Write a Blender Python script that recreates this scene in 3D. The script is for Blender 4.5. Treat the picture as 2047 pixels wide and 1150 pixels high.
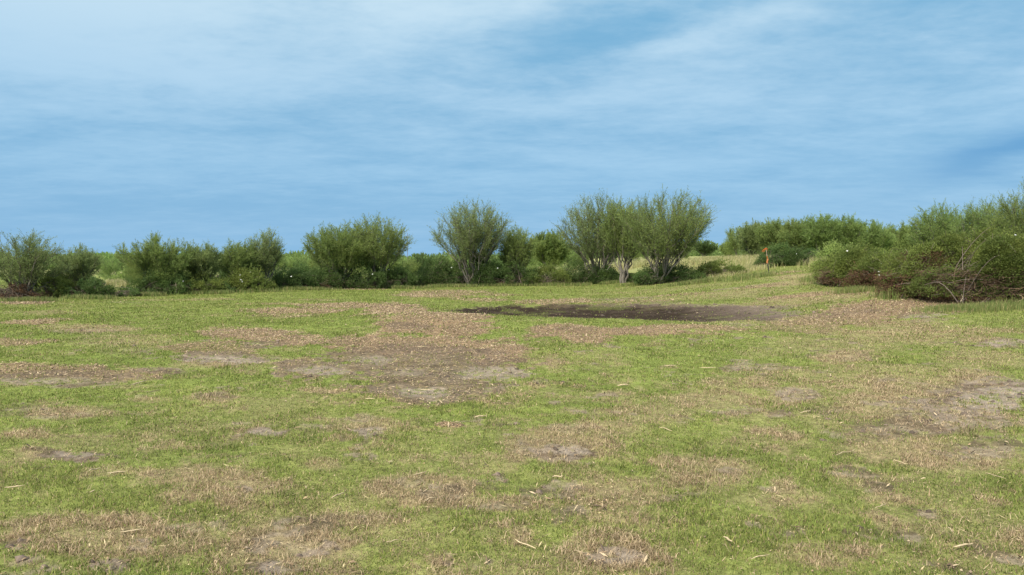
import bpy, math, random
import numpy as np
for o in list(bpy.data.objects): bpy.data.objects.remove(o)
S = bpy.context.scene; COL = S.collection
R = math.radians
# ------------------------------------------------------------------ camera
F = 1365.0; CAMH = 2.2; PITCH = math.atan(60 / F)
cam = bpy.data.cameras.new('camera'); co = bpy.data.objects.new('camera', cam); COL.objects.link(co)
co.location = (0, 0, CAMH); co.rotation_euler = (R(90) - PITCH, 0, 0)
cam.sensor_width = 36; cam.lens = 36 * F / 2047; cam.clip_start = 0.05; cam.clip_end = 9000
S.camera = co
# ------------------------------------------------------------------ sky, sun, exposure
S.view_settings.view_transform = 'Standard'; S.view_settings.look = 'None'
S.view_settings.gamma = 1; S.view_settings.use_curve_mapping = False
S.view_settings.exposure = 0.68
SUN_EL, SUN_AZ = R(44), R(-148)        # azimuth from +Y clockwise: sun behind the camera, to the left
W = bpy.data.worlds.new('World'); S.world = W; W.use_nodes = True
def sky_world():
    nt = W.node_tree; N = nt.nodes; L = nt.links; N.clear()
    def node(t, **k):
        n = N.new(t)
        for a, b in k.items(): setattr(n, a, b)
        return n
    def put(sock, v):
        if hasattr(v, 'links'): L.new(v, sock)
        else: sock.default_value = v
    def m(op, a, b=0.0, c=0.0, clamp=False):
        n = node('ShaderNodeMath', operation=op, use_clamp=clamp)
        put(n.inputs[0], a); put(n.inputs[1], b); put(n.inputs[2], c); return n.outputs[0]
    def mix(f, a, b):
        n = node('ShaderNodeMix', data_type='RGBA')
        put(n.inputs[0], f); put(n.inputs[6], a); put(n.inputs[7], b); return n.outputs[2]
    def ramp(f, stops):
        n = node('ShaderNodeValToRGB'); put(n.inputs[0], f)
        e = n.color_ramp.elements
        while len(e) < len(stops): e.new(0.5)
        for q, (p, c) in zip(e, stops): q.position = p; q.color = (*c, 1)
        return n.outputs[0]
    sky = node('ShaderNodeTexSky', sky_type='NISHITA', sun_disc=False)
    sky.sun_elevation = SUN_EL; sky.sun_rotation = SUN_AZ; sky.air_density = 1.5; sky.dust_density = 2.0
    sk = node('ShaderNodeVectorMath', operation='SCALE'); L.new(sky.outputs[0], sk.inputs[0]); sk.inputs['Scale'].default_value = 0.09
    tc = node('ShaderNodeTexCoord'); sep = node('ShaderNodeSeparateXYZ'); L.new(tc.outputs['Generated'], sep.inputs[0])
    x, y, z = sep.outputs
    zc = m('MAXIMUM', z, 0.0)
    el = zc                                             # sine of the elevation
    az = m('ARCTAN2', x, y)
    den = m('ADD', zc, 0.10)
    cmb = node('ShaderNodeCombineXYZ'); put(cmb.inputs[0], m('DIVIDE', x, den)); put(cmb.inputs[1], m('DIVIDE', y, den)); cmb.inputs[2].default_value = 3.1
    def noise(scale, detail, rough, dist, sx=1, sy=1, off=0.0, rot=0.0):
        mp = node('ShaderNodeMapping'); L.new(cmb.outputs[0], mp.inputs[0])
        mp.inputs['Scale'].default_value = (sx, sy, 1); mp.inputs['Location'].default_value = (off, off * .7, 0); mp.inputs['Rotation'].default_value = (0, 0, rot)
        n = node('ShaderNodeTexNoise'); L.new(mp.outputs[0], n.inputs['Vector'])
        n.inputs['Scale'].default_value = scale; n.inputs['Detail'].default_value = detail; n.inputs['Roughness'].default_value = rough
        n.inputs['Distortion'].default_value = dist; return n.outputs[0]
    n1 = noise(0.55, 7, .55, .3, 0.9, 1.0, 2.3)
    n2 = noise(1.7, 8, .6, .3, .9, 1.2, 7.7, .35)
    n3 = noise(5.0, 6, .6, .2, .7, 1.2, 1.7, .2)
    n4 = noise(14.0, 5, .6, .1, .8, 1.1, 4.7, .5)
    base = ramp(el, [(0.0, (.25, .505, .78)), (.10, (.20, .45, .72)), (.20, (.18, .43, .68)), (.36, (.18, .44, .68)), (.7, (.78, .88, .95)), (1, (1.1, 1.12, 1.1))])
    pale = ramp(el, [(0.0, (.31, .56, .82)), (.12, (.34, .59, .83)), (.24, (.46, .68, .87)), (.36, (.61, .80, .92)), (.7, (1.1, 1.12, 1.1)), (1, (1.5, 1.48, 1.4))])
    def blob(azd, eld, saz, sel, rot=0.0, p=1.0):
        wob = m('MULTIPLY', m('SUBTRACT', n2, .5), .16); wob2 = m('MULTIPLY', m('SUBTRACT', n1, .5), .10)
        dx = m('ADD', m('SUBTRACT', az, R(azd)), wob); dy = m('ADD', m('SUBTRACT', el, math.sin(R(eld))), wob2)
        c, s = math.cos(R(rot)), math.sin(R(rot))
        ux = m('DIVIDE', m('ADD', m('MULTIPLY', dx, c), m('MULTIPLY', dy, s)), saz)
        uy = m('DIVIDE', m('SUBTRACT', m('MULTIPLY', dy, c), m('MULTIPLY', dx, s)), sel)
        q = m('ADD', m('MULTIPLY', ux, ux), m('MULTIPLY', uy, uy))
        return m('EXPONENT', m('MULTIPLY', q, -p))
    f = m('ADD', m('MULTIPLY', m('SUBTRACT', n1, .5), 1.3), m('MULTIPLY', m('SUBTRACT', n2, .5), 1.5))
    f = m('ADD', f, m('MULTIPLY', m('SUBTRACT', n3, .5), .65))
    f = m('ADD', f, m('MULTIPLY', m('SUBTRACT', n4, .5), .5))
    f = m('ADD', f, .50)
    for (a, e, sa, se, rt, amp) in BLOBS:
        f = m('ADD', f, m('MULTIPLY', blob(a, e, sa, se, rt), amp))
    sm = node('ShaderNodeMapRange', interpolation_type='SMOOTHERSTEP'); put(sm.inputs[0], f); sm.inputs[1].default_value = -.5; sm.inputs[2].default_value = 1.45; f = sm.outputs[0]
    cl = mix(f, base, pale)
    dk = m('MULTIPLY', blob(35.5, 7.0, .085, .021, 14), .8, clamp=True)
    cl = mix(dk, cl, (.095, .325, .63, 1))
    cs = node('ShaderNodeVectorMath', operation='SCALE'); L.new(cl, cs.inputs[0]); cs.inputs['Scale'].default_value = 0.635
    fin = mix(0.93, sk.outputs[0], cs.outputs[0])
    bg = node('ShaderNodeBackground'); L.new(fin, bg.inputs[0]); bg.inputs[1].default_value = 1.0
    out = node('ShaderNodeOutputWorld'); L.new(bg.outputs[0], out.inputs[0])
# azimuth, elevation (deg), sizes, tilt, amount of pale (+) or blue (-)
BLOBS = [(-32, 17, .34, .09, -6, .55), (-5, 19.5, .16, .05, 0, .45), (5.5, 17.0, .12, .034, 10, -.55), (2, 20.2, .08, .015, 8, .4), (23, 18.2, .10, .014, 6, .12),
         (14, 16.4, .14, .014, 10, .35), (8, 13.5, .16, .014, 10, .3), (31, 18, .16, .06, 20, -.45), (33, 13, .16, .04, 20, -.15), (-20, 4.0, .40, .030, 0, -.45), (5, 10.5, .3, .02, 0, -.15), (-30, 9, .2, .03, 0, -.1)]
sky_world()
sl = bpy.data.lights.new('sun', 'SUN'); sl.energy = 3.6; sl.angle = R(12); sl.color = (1, .93, .80)
so = bpy.data.objects.new('sun', sl); COL.objects.link(so)
so.rotation_euler = (R(90) - SUN_EL, 0, -SUN_AZ + math.pi)
so.location = (0, 0, 50)

# ------------------------------------------------------------------ helpers
def tag(o, label=None, cat=None, group=None, kind=None):
    for k, v in (('label', label), ('category', cat), ('group', group), ('kind', kind)):
        if v: o[k] = v
    return o
def build(name, V, faces, mat, parent=None, col=None, smooth=False):
    """faces: list of (n,k) index arrays"""
    V = np.asarray(V, np.float32); me = bpy.data.meshes.new(name)
    me.vertices.add(len(V)); me.vertices.foreach_set('co', V.ravel())
    idx = np.concatenate([np.asarray(f, np.int32).ravel() for f in faces]) if faces else np.zeros(0, np.int32)
    sizes = np.concatenate([np.full(len(f), f.shape[1], np.int32) for f in faces])
    me.loops.add(len(idx)); me.loops.foreach_set('vertex_index', idx)
    me.polygons.add(len(sizes)); st = np.zeros(len(sizes), np.int32); st[1:] = np.cumsum(sizes)[:-1]
    me.polygons.foreach_set('loop_start', st)
    if smooth: me.polygons.foreach_set('use_smooth', np.ones(len(sizes), bool))
    if col is not None:
        a = me.attributes.new('col', 'FLOAT_COLOR', 'POINT')
        c = np.ones((len(V), 4), np.float32); c[:, :3] = col; a.data.foreach_set('color', c.ravel())
    me.update(calc_edges=True); me.materials.append(mat)
    o = bpy.data.objects.new(name, me); COL.objects.link(o)
    if parent: o.parent = parent
    return o
def empty(name, loc, rz=0):
    o = bpy.data.objects.new(name, None); COL.objects.link(o); o.location = loc; o.rotation_euler = (0, 0, rz); o.empty_display_size = .3
    return o
def sst(a, b, x):
    t = np.clip((x - a) / (b - a), 0, 1); return t * t * (3 - 2 * t)
def hsh(ix, iy, seed):
    with np.errstate(over='ignore'):
        h = (ix.astype(np.int64) * 374761393 + iy.astype(np.int64) * 668265263 + seed * 1442695041) & 0xffffffff
        h = ((h ^ (h >> 13)) * 1274126177) & 0xffffffff
        h = (h ^ (h >> 16)) & 0xffffff
    return h / float(0xffffff)
def vn(x, y, seed=0):
    fx = np.floor(x); fy = np.floor(y); tx = x - fx; ty = y - fy
    tx = tx * tx * (3 - 2 * tx); ty = ty * ty * (3 - 2 * ty)
    ix = fx.astype(np.int64); iy = fy.astype(np.int64)
    a = hsh(ix, iy, seed); b = hsh(ix + 1, iy, seed); c = hsh(ix, iy + 1, seed); d = hsh(ix + 1, iy + 1, seed)
    return (a * (1 - tx) + b * tx) * (1 - ty) + (c * (1 - tx) + d * tx) * ty
def fbm(x, y, sc, octv=4, seed=0, rough=.55):
    x = np.asarray(x, float) * sc; y = np.asarray(y, float) * sc; s = 0; a = 1; t = 0
    for i in range(octv):
        ca, sa = math.cos(i * 1.1), math.sin(i * 1.1)
        s = s + a * vn(x * ca - y * sa + 17.3 * i, x * sa + y * ca + 5.1 * i, seed + i); t += a; a *= rough; x = x * 2.03; y = y * 2.03
    return s / t

# ------------------------------------------------------------------ terrain
HC = np.array([3.4, 26.0]); HA = np.array([12.4, -6.6]); HA = HA / np.linalg.norm(HA)
def hollow_r(x, y):
    dx = x - HC[0]; dy = y - HC[1]
    a = (dx * HA[0] + dy * HA[1]) / 6.9; b = (-dx * HA[1] + dy * HA[0])
    return np.sqrt(a * a + (b / np.where(b < 0, 3.1, 5.0)) ** 2)
def zt(x, y):
    x = np.asarray(x, float); y = np.asarray(y, float)
    yy = np.clip(y, 0, 150)
    z = 1.3 * sst(4, 22, x) * sst(4, 46, yy) + .008 * yy * sst(-5, 30, x)
    r = hollow_r(x, y); z = z - .36 * np.clip(1 - r * r, 0, 1) ** 1.1
    fade = np.clip(1 - np.hypot(x, y) / 130, 0, 1)
    z = z + fade * (.22 * (fbm(x, y, .13, 3, 11) - .5) + .07 * (fbm(x, y, .7, 3, 21) - .5))
    for (cx, cy, rr, h) in MOUNDS:
        z = z + h * np.exp(-((x - cx) ** 2 + (y - cy) ** 2) / rr ** 2)
    z = z - zt0
    return z
MOUNDS = [(-3.6, 23.0, 2.2, .22), (-1.5, 18.5, 2.6, -.05), (3.0, 20.5, 3.5, .10), (-9, 17.5, 2, .08)]
zt0 = 0.0
zt0 = float(zt(np.array([0.]), np.array([0.]))[0])
cp, sp = math.cos(PITCH), math.sin(PITCH)
_t = np.concatenate([np.arange(2.5, 60, .05), np.arange(60, 400, .5)])
def ray(px, py):
    u = (px - 1023.5) / F; v = (575 - py) / F
    return u, cp + v * sp, -sp + v * cp
def hit(px, py):
    """ground point seen at a photo pixel"""
    u, fy, fz = ray(px, py)
    t = _t; g = (CAMH + fz * t) - zt(u * t, fy * t)
    k = np.where(g < 0)[0]
    tt = t[k[0]] if len(k) else 400.
    return u * tt, fy * tt
def place(px, d):
    """ground point along a photo column at depth d"""
    u, fy, _ = ray(px, 515)
    x = u * d; return x, d
def top_h(x, y, py):
    """height above the ground that reaches photo row py at that spot"""
    _, fy, fz = ray(1023, py); return CAMH + fz * y / fy - float(zt(x, y))

# patches: photo x, y, half sizes, kind (s soil, m mulch, d dry), strength, tilt(px slope)
P = [
 (645,742,62,10,'g',.9),(745,722,48,9,'g',.7),(1000,748,75,15,'g',.8),(850,787,45,9,'g',.9),(440,720,80,7,'g',.8),(820,745,40,8,'g',.5),(100,762,110,7,'g',.6),(1150,900,34,10,'g',.9),(290,1095,30,10,'g',.9),(560,1135,40,10,'g',.8),(1990,800,90,26,'g',.9),(2010,686,40,6,'g',.9),(1480,617,50,3,'g',.8),(1860,632,50,4,'g',.8),(1235,1120,40,14,'g',.8),(150,908,40,5,'g',.7),(540,865,40,6,'g',.9),(735,862,34,8,'g',.8),
 (840,738,232,48,'s',1),(655,738,105,20,'s',1),(850,785,75,20,'s',.9),(960,765,90,25,'s',.8),
 (830,690,215,22,'m',1),(1000,712,70,32,'m',1),(870,655,110,18,'m',1),(800,620,70,13,'m',1),(900,640,90,14,'m',1),(830,640,90,16,'m',.9),
 (840,735,250,60,'m',.75),(620,738,70,22,'m',.8),(790,780,60,20,'m',.6),
 (600,622,110,6,'m',.9),(690,612,90,6,'m',.9),(560,633,70,4,'m',.5),(820,652,45,8,'s',.8),
 (500,672,105,17,'m',1),(590,682,60,14,'m',1),(430,700,100,16,'m',.8),(440,715,100,12,'s',1),(520,690,50,10,'s',.8),(410,728,60,7,'d',.9),
 (130,752,210,20,'m',.9),(120,760,200,18,'s',.8),(320,742,75,7,'s',.9),(60,745,130,18,'m',.9),
 (30,685,90,8,'m',.8),(190,657,110,8,'d',.9),(160,662,80,5,'s',.5),(50,645,60,5,'m',.9),(110,640,40,2,'m',.8),
 (30,604,60,5,'m',.9),(45,822,80,12,'s',.5),(150,826,110,13,'d',1),(100,830,90,8,'s',.5),(60,870,60,10,'d',.7),
 (150,912,85,12,'s',.9),(60,905,70,10,'d',.8),(70,898,40,6,'s',.6),(540,865,48,8,'s',1),(620,858,40,8,'s',.5),
 (740,850,75,22,'d',1),(735,862,42,12,'s',.8),(720,838,40,8,'s',.5),(430,792,42,8,'s',.6),(420,795,60,11,'d',.8),(300,800,50,8,'d',.7),
 (620,780,35,6,'d',.8),(580,700,30,5,'d',.5),
 (430,970,130,42,'d',1),(360,950,90,12,'d',.8),(490,978,22,10,'s',.8),(460,1005,60,20,'d',.8),
 (210,1070,240,55,'d',1),(290,1093,42,16,'s',1),(220,1132,45,14,'s',1),(45,1092,30,8,'s',.8),(560,1110,160,55,'d',.95),
 (560,1135,55,15,'s',1),(620,1095,50,14,'s',.9),(360,1060,60,14,'s',.6),(440,1055,25,8,'s',.5),(650,930,60,15,'d',.8),
 (850,980,120,32,'d',1),(890,985,50,14,'s',.7),(820,965,30,10,'s',.5),(1010,1010,110,20,'d',.9),(1000,1015,70,9,'s',.6),(960,930,80,20,'d',.6),
 (1130,890,120,38,'d',1),(1135,903,60,16,'s',1.1),(1080,905,50,9,'s',.6),(900,850,32,8,'m',1),(1200,860,100,25,'d',.9),(1150,855,60,9,'s',.4),
 (1230,990,130,34,'d',.8),(1150,1010,100,14,'m',.35),(1420,950,120,40,'d',.85),(1380,995,60,12,'s',.6),(1220,1115,120,42,'d',1),(1235,1118,60,20,'s',1.1),(1240,1035,80,14,'d',.7),
 (880,1125,40,20,'d',.8),(895,1125,18,8,'s',.8),(720,1040,80,14,'d',.6),(1560,1000,120,30,'d',.65),(1660,1110,120,30,'d',.75),(1750,960,100,22,'d',.5),
 (1960,815,140,42,'s',.9),(1900,850,170,22,'s',.7),(1850,800,150,55,'d',1),(1960,755,60,24,'d',.9),(1985,895,110,26,'s',.7),(1750,860,110,22,'s',.55),(1800,900,150,30,'d',.7),
 (1950,840,130,40,'d',.8),(1975,790,110,34,'s',.95),(1930,770,90,26,'d',.9),(1900,920,160,30,'d',.7),
 (1590,795,60,26,'d',.9),(1600,790,42,14,'s',.8),(1640,820,40,12,'s',.6),(1530,735,90,8,'s',.65),(1560,745,110,16,'d',.7),(1480,722,30,5,'s',.6),(1330,735,26,5,'d',.7),
 (1480,765,130,16,'d',.65),(1420,800,160,22,'d',.8),(1470,825,60,8,'s',.6),(1240,795,70,16,'d',.6),(1215,790,24,6,'s',.7),(1300,830,100,22,'d',.8),
 (1700,714,75,15,'d',1.1),(1720,716,45,9,'s',.4),(2000,685,58,10,'s',.9),(1960,680,70,9,'d',.8),(2040,690,40,8,'s',.5),(1860,640,50,4,'s',.5),
 (1780,618,150,20,'m',1),(1850,630,60,6,'s',.7),(1680,640,110,14,'m',.8),(1600,655,100,12,'m',.6),(1700,625,60,6,'s',.6),(1640,632,50,5,'s',.6),(1900,612,130,10,'m',.9),
 (1240,663,190,9,'m',1),(1140,662,85,12,'m',1),(1180,678,62,9,'m',1),(1400,655,110,6,'m',.9),(1150,658,50,4,'s',.5),(1470,650,40,4,'s',.6),(1300,690,30,4,'m',.5),
 (1480,622,110,9,'s',.7),(1420,612,60,4,'s',.7),(1560,628,60,5,'s',.6),(1330,614,60,4,'m',.5),
 (1110,605,90,7,'m',.8),(1250,598,70,3,'s',.7),(1330,605,50,3,'s',.5),(860,590,85,7,'m',.8),(900,584,90,4,'m',.7),(1000,590,45,3,'m',.6),(960,600,60,4,'m',.6),(1250,605,90,4,'m',.5),
 (1460,577,55,2,'s',.7),(1530,572,50,3,'m',.6),(1350,590,60,2,'m',.6),(1600,592,90,3,'m',.9),(1640,586,60,2,'m',.7),(1740,585,70,3,'m',.5),(1540,549,45,3,'m',1),
 (1570,546,40,2,'m',.8),(700,578,60,2,'m',.7),(300,600,120,2,'d',.6),(430,598,60,2,'d',.8),(560,608,70,2,'d',.8),(640,600,60,2,'d',.7),(250,605,40,1.5,'s',.5),
 (1620,550,80,5,'d',.9),(1600,565,120,6,'d',.85),(1660,590,140,10,'d',.8),(1450,590,150,8,'d',.55),(1330,580,160,5,'d',.4),(1560,605,120,8,'d',.7),
 (1850,670,220,22,'d',.75),(1700,685,160,16,'d',.6),(1600,700,120,10,'d',.4),(1750,745,200,22,'d',.6),(1960,720,110,24,'d',.6),(1600,640,200,10,'d',.7),(1800,650,120,10,'d',.8),(1700,770,150,25,'d',.4),(1550,880,90,30,'d',.3),(100,625,90,5,'d',.5),(220,680,110,14,'d',.55),(250,700,60,8,'s',.3),
]
PW = []
for (px, py, rx, ry, k, s) in P:
    x, y = hit(px, py); x1, y1 = hit(px, min(py + ry, 1400)); x2, y2 = hit(px, max(py - ry, 522))
    a = rx * y / F; b = max(abs(y2 - y1) / 2, .12)
    PW.append((x, (y1 + y2) / 2, a, min(b, 9), k, s, x / max(y, 1)))
def fields(x, y):
    """soil, mulch and dryness of the turf at ground points"""
    n = len(x); f = {'s': np.zeros(n), 'm': np.zeros(n), 'd': np.zeros(n), 'g': np.zeros(n)}
    w1 = fbm(x, y, 1.1, 4, 31, .6) - .5; w2 = fbm(x, y, 5.0, 3, 41, .6) - .5
    for i, (cx, cy, a, b, k, s, sl_) in enumerate(PW):
        q = np.where((np.abs(y - cy) < 2.2 * b + .3) & (np.abs(x - cx - sl_ * (y - cy)) < 2.0 * a + .3))[0]
        if not len(q): continue
        dx = (x[q] - cx - sl_ * (y[q] - cy)) / a; dy = (y[q] - cy) / b
        r = np.sqrt(dx * dx + dy * dy) + (w1[q] * .95 + w2[q] * .85)
        f[k][q] = np.maximum(f[k][q], s * (1 - (sst(.82, 1.08, r) if k != 'd' else sst(.6, 1.2, r))))
    f['m'] *= 1 - .9 * f['g']; f['s'] = np.maximum(f['s'], f['g'])
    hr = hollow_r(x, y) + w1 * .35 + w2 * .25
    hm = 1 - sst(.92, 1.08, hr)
    gap = sst(.55, .75, fbm(x, y, .8, 3, 77)) * .35
    f['s'] = np.maximum(f['s'], hm * (1 - gap))
    d = f['d']
    bg = sst(.52, .76, fbm(x, y, .55, 4, 51, .6)) * .45 + sst(.54, .74, fbm(x, y, 2.3, 4, 61, .65)) * .6 + .03
    bg = bg * (.8 - .4 * sst(10, 18, y))
    right = sst(-1, 12, x) * .10 + sst(12, 5, y) * .10
    far = sst(58, 80, y + x * .25 - np.clip(x - 10, 0, 60) * .25)
    f['d'] = np.clip(np.maximum(d * (.72 + .6 * w2), 0) + (bg + right) * (1 - d * .6), 0, 1)
    fine = fbm(x, y, 9, 3, 91, .6)
    f['s'] = np.clip(f['s'] * (1.15 - .9 * sst(.48, .72, fine) * (hm < .3)), 0, 1)
    f['s'] = np.maximum(f['s'], .8 * sst(.66, .76, fbm(x, y, 1.7, 4, 99, .7)) * (y < 18))
    f['hm'] = hm; f['far'] = far
    return f

def zg(x, y, f):
    near = np.clip(1 - np.hypot(x, y) / 60, 0, 1)
    return zt(x, y) + near * (.05 * (fbm(x, y, 2.6, 3, 5) - .5) + .04 * f['s'] * (fbm(x, y, 7, 3, 6) - .6) + .02 * f['m'] + .03 * (fbm(x, y, 5.5, 3, 7) - .5))
def sub(f, k): return {a: b[k] for a, b in f.items()}

# ------------------------------------------------------------------ materials
def nmat(name):
    m = bpy.data.materials.new(name); m.use_nodes = True; m.node_tree.nodes.clear(); return m, m.node_tree.nodes, m.node_tree.links
def attr_mat(name, rough=.8, trans=0.0, bump=0.0, nscale=40, spec=.2, vary=.25, tint=(1, 1, 1)):
    m, N, L = nmat(name)
    a = N.new('ShaderNodeAttribute'); a.attribute_name = 'col'
    tc = N.new('ShaderNodeTexCoord'); no = N.new('ShaderNodeTexNoise'); no.inputs['Scale'].default_value = nscale; no.inputs['Detail'].default_value = 5
    L.new(tc.outputs['Object'], no.inputs['Vector'])
    mr = N.new('ShaderNodeMapRange'); L.new(no.outputs[0], mr.inputs[0]); mr.inputs[1].default_value = .3; mr.inputs[2].default_value = .7
    mr.inputs[3].default_value = 1 - vary; mr.inputs[4].default_value = 1 + vary
    sc = N.new('ShaderNodeVectorMath'); sc.operation = 'SCALE'; L.new(a.outputs['Color'], sc.inputs[0]); L.new(mr.outputs[0], sc.inputs['Scale'])
    b = N.new('ShaderNodeBsdfPrincipled'); L.new(sc.outputs[0], b.inputs['Base Color']); b.inputs['Roughness'].default_value = rough
    b.inputs['Specular IOR Level'].default_value = spec
    out = N.new('ShaderNodeOutputMaterial'); last = b.outputs[0]
    if bump:
        bp = N.new('ShaderNodeBump'); bp.inputs['Strength'].default_value = bump; bp.inputs['Distance'].default_value = .02
        L.new(no.outputs[0], bp.inputs['Height']); L.new(bp.outputs[0], b.inputs['Normal'])
    if trans:
        t = N.new('ShaderNodeBsdfTranslucent'); L.new(sc.outputs[0], t.inputs[0])
        mx = N.new('ShaderNodeMixShader'); mx.inputs[0].default_value = trans; L.new(b.outputs[0], mx.inputs[1]); L.new(t.outputs[0], mx.inputs[2]); last = mx.outputs[0]
    L.new(last, out.inputs[0]); return m
M_leaf = attr_mat('leaf', .65, .5, 0, 3, .25, .15)
M_grass = attr_mat('grass', .7, .30, 0, 6, .2, .2)
M_bark = attr_mat('bark', .9, 0, .5, 25, .15, .35)
M_chip = attr_mat('chip', .8, 0, 0, 60, .2, .2)
M_ribbon = attr_mat('ribbon', .45, .3, 0, 30, .4, .08)
M_metal = attr_mat('painted_metal', .55, 0, 0, 50, .4, .2)
M_flower = attr_mat('petal', .6, .3, 0, 30, .2, .05)
def ground_mat():
    m, N, L = nmat('ground')
    a = N.new('ShaderNodeAttribute'); a.attribute_name = 'col'
    mk = N.new('ShaderNodeAttribute'); mk.attribute_name = 'mask'
    ms = N.new('ShaderNodeSeparateColor'); L.new(mk.outputs['Color'], ms.inputs[0])
    tc = N.new('ShaderNodeTexCoord')
    def noise(s, d, r):
        n = N.new('ShaderNodeTexNoise'); n.inputs['Scale'].default_value = s; n.inputs['Detail'].default_value = d; n.inputs['Roughness'].default_value = r
        L.new(tc.outputs['Object'], n.inputs['Vector']); return n.outputs[0]
    n1 = noise(14, 8, .7); n2 = noise(70, 4, .7); n3 = noise(2.2, 6, .6)
    def mr(s, a0, a1, b0, b1):
        n = N.new('ShaderNodeMapRange'); L.new(s, n.inputs[0]); n.inputs[1].default_value = a0; n.inputs[2].default_value = a1; n.inputs[3].default_value = b0; n.inputs[4].default_value = b1; return n.outputs[0]
    def mul(a, b):
        n = N.new('ShaderNodeMath'); n.operation = 'MULTIPLY'; L.new(a, n.inputs[0]); L.new(b, n.inputs[1]); return n.outputs[0]
    k = mul(mul(mr(n1, .3, .7, .58, 1.42), mr(n2, .3, .7, .70, 1.3)), mr(n3, .3, .7, .88, 1.12))
    # chips of mulch: stretched cells
    mp = N.new('ShaderNodeMapping'); mp.inputs['Scale'].default_value = (1, 1.6, 1); L.new(tc.outputs['Object'], mp.inputs[0])
    vo = N.new('ShaderNodeTexVoronoi'); vo.inputs['Scale'].default_value = 22; vo.inputs['Randomness'].default_value = 1; L.new(mp.outputs[0], vo.inputs['Vector'])
    sv = N.new('ShaderNodeSeparateColor'); L.new(vo.outputs['Color'], sv.inputs[0])
    chip = N.new('ShaderNodeValToRGB'); L.new(sv.outputs[0], chip.inputs[0])
    e = chip.color_ramp.elements; e[0].position = 0; e[0].color = (.35, .33, .32, 1); e[1].position = 1; e[1].color = (1.9, 1.75, 1.5, 1)
    q = e.new(.5); q.color = (.9, .85, .8, 1)
    mxc = N.new('ShaderNodeMix'); mxc.data_type = 'RGBA'; L.new(mul(ms.outputs[1], mr(n3, .3, .7, .5, .9)), mxc.inputs[0]); mxc.inputs[6].default_value = (1, 1, 1, 1); L.new(chip.outputs[0], mxc.inputs[7])
    sc = N.new('ShaderNodeVectorMath'); sc.operation = 'SCALE'; L.new(a.outputs['Color'], sc.inputs[0]); L.new(k, sc.inputs['Scale'])
    pr = N.new('ShaderNodeVectorMath'); pr.operation = 'MULTIPLY'; L.new(sc.outputs[0], pr.inputs[0]); L.new(mxc.outputs[2], pr.inputs[1])
    b = N.new('ShaderNodeBsdfPrincipled'); L.new(pr.outputs[0], b.inputs['Base Color']); b.inputs['Roughness'].default_value = .95; b.inputs['Specular IOR Level'].default_value = .1
    bp = N.new('ShaderNodeBump'); bp.inputs['Strength'].default_value = .9; bp.inputs['Distance'].default_value = .03; L.new(n1, bp.inputs['Height'])
    bp2 = N.new('ShaderNodeBump'); bp2.inputs['Strength'].default_value = .6; bp2.inputs['Distance'].default_value = .01; L.new(n2, bp2.inputs['Height']); L.new(bp.outputs[0], bp2.inputs['Normal'])
    L.new(bp2.outputs[0], b.inputs['Normal'])
    o = N.new('ShaderNodeOutputMaterial'); L.new(b.outputs[0], o.inputs[0]); return m
# real-world colours, except the hollow's dark soil, darkened further with painted shade
GREEN = np.array([.150, .200, .042]); GREEN2 = np.array([.208, .250, .062]); DRY = np.array([.38, .285, .18]); OLIVE = np.array([.19, .19, .065])
SOIL = np.array([.250, .200, .150]) * .92; DARKSOIL_SHADE = np.array([.027, .018, .011]); MULCH = np.array([.205, .152, .098]); FIELD = np.array([.27, .275, .115])

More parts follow.
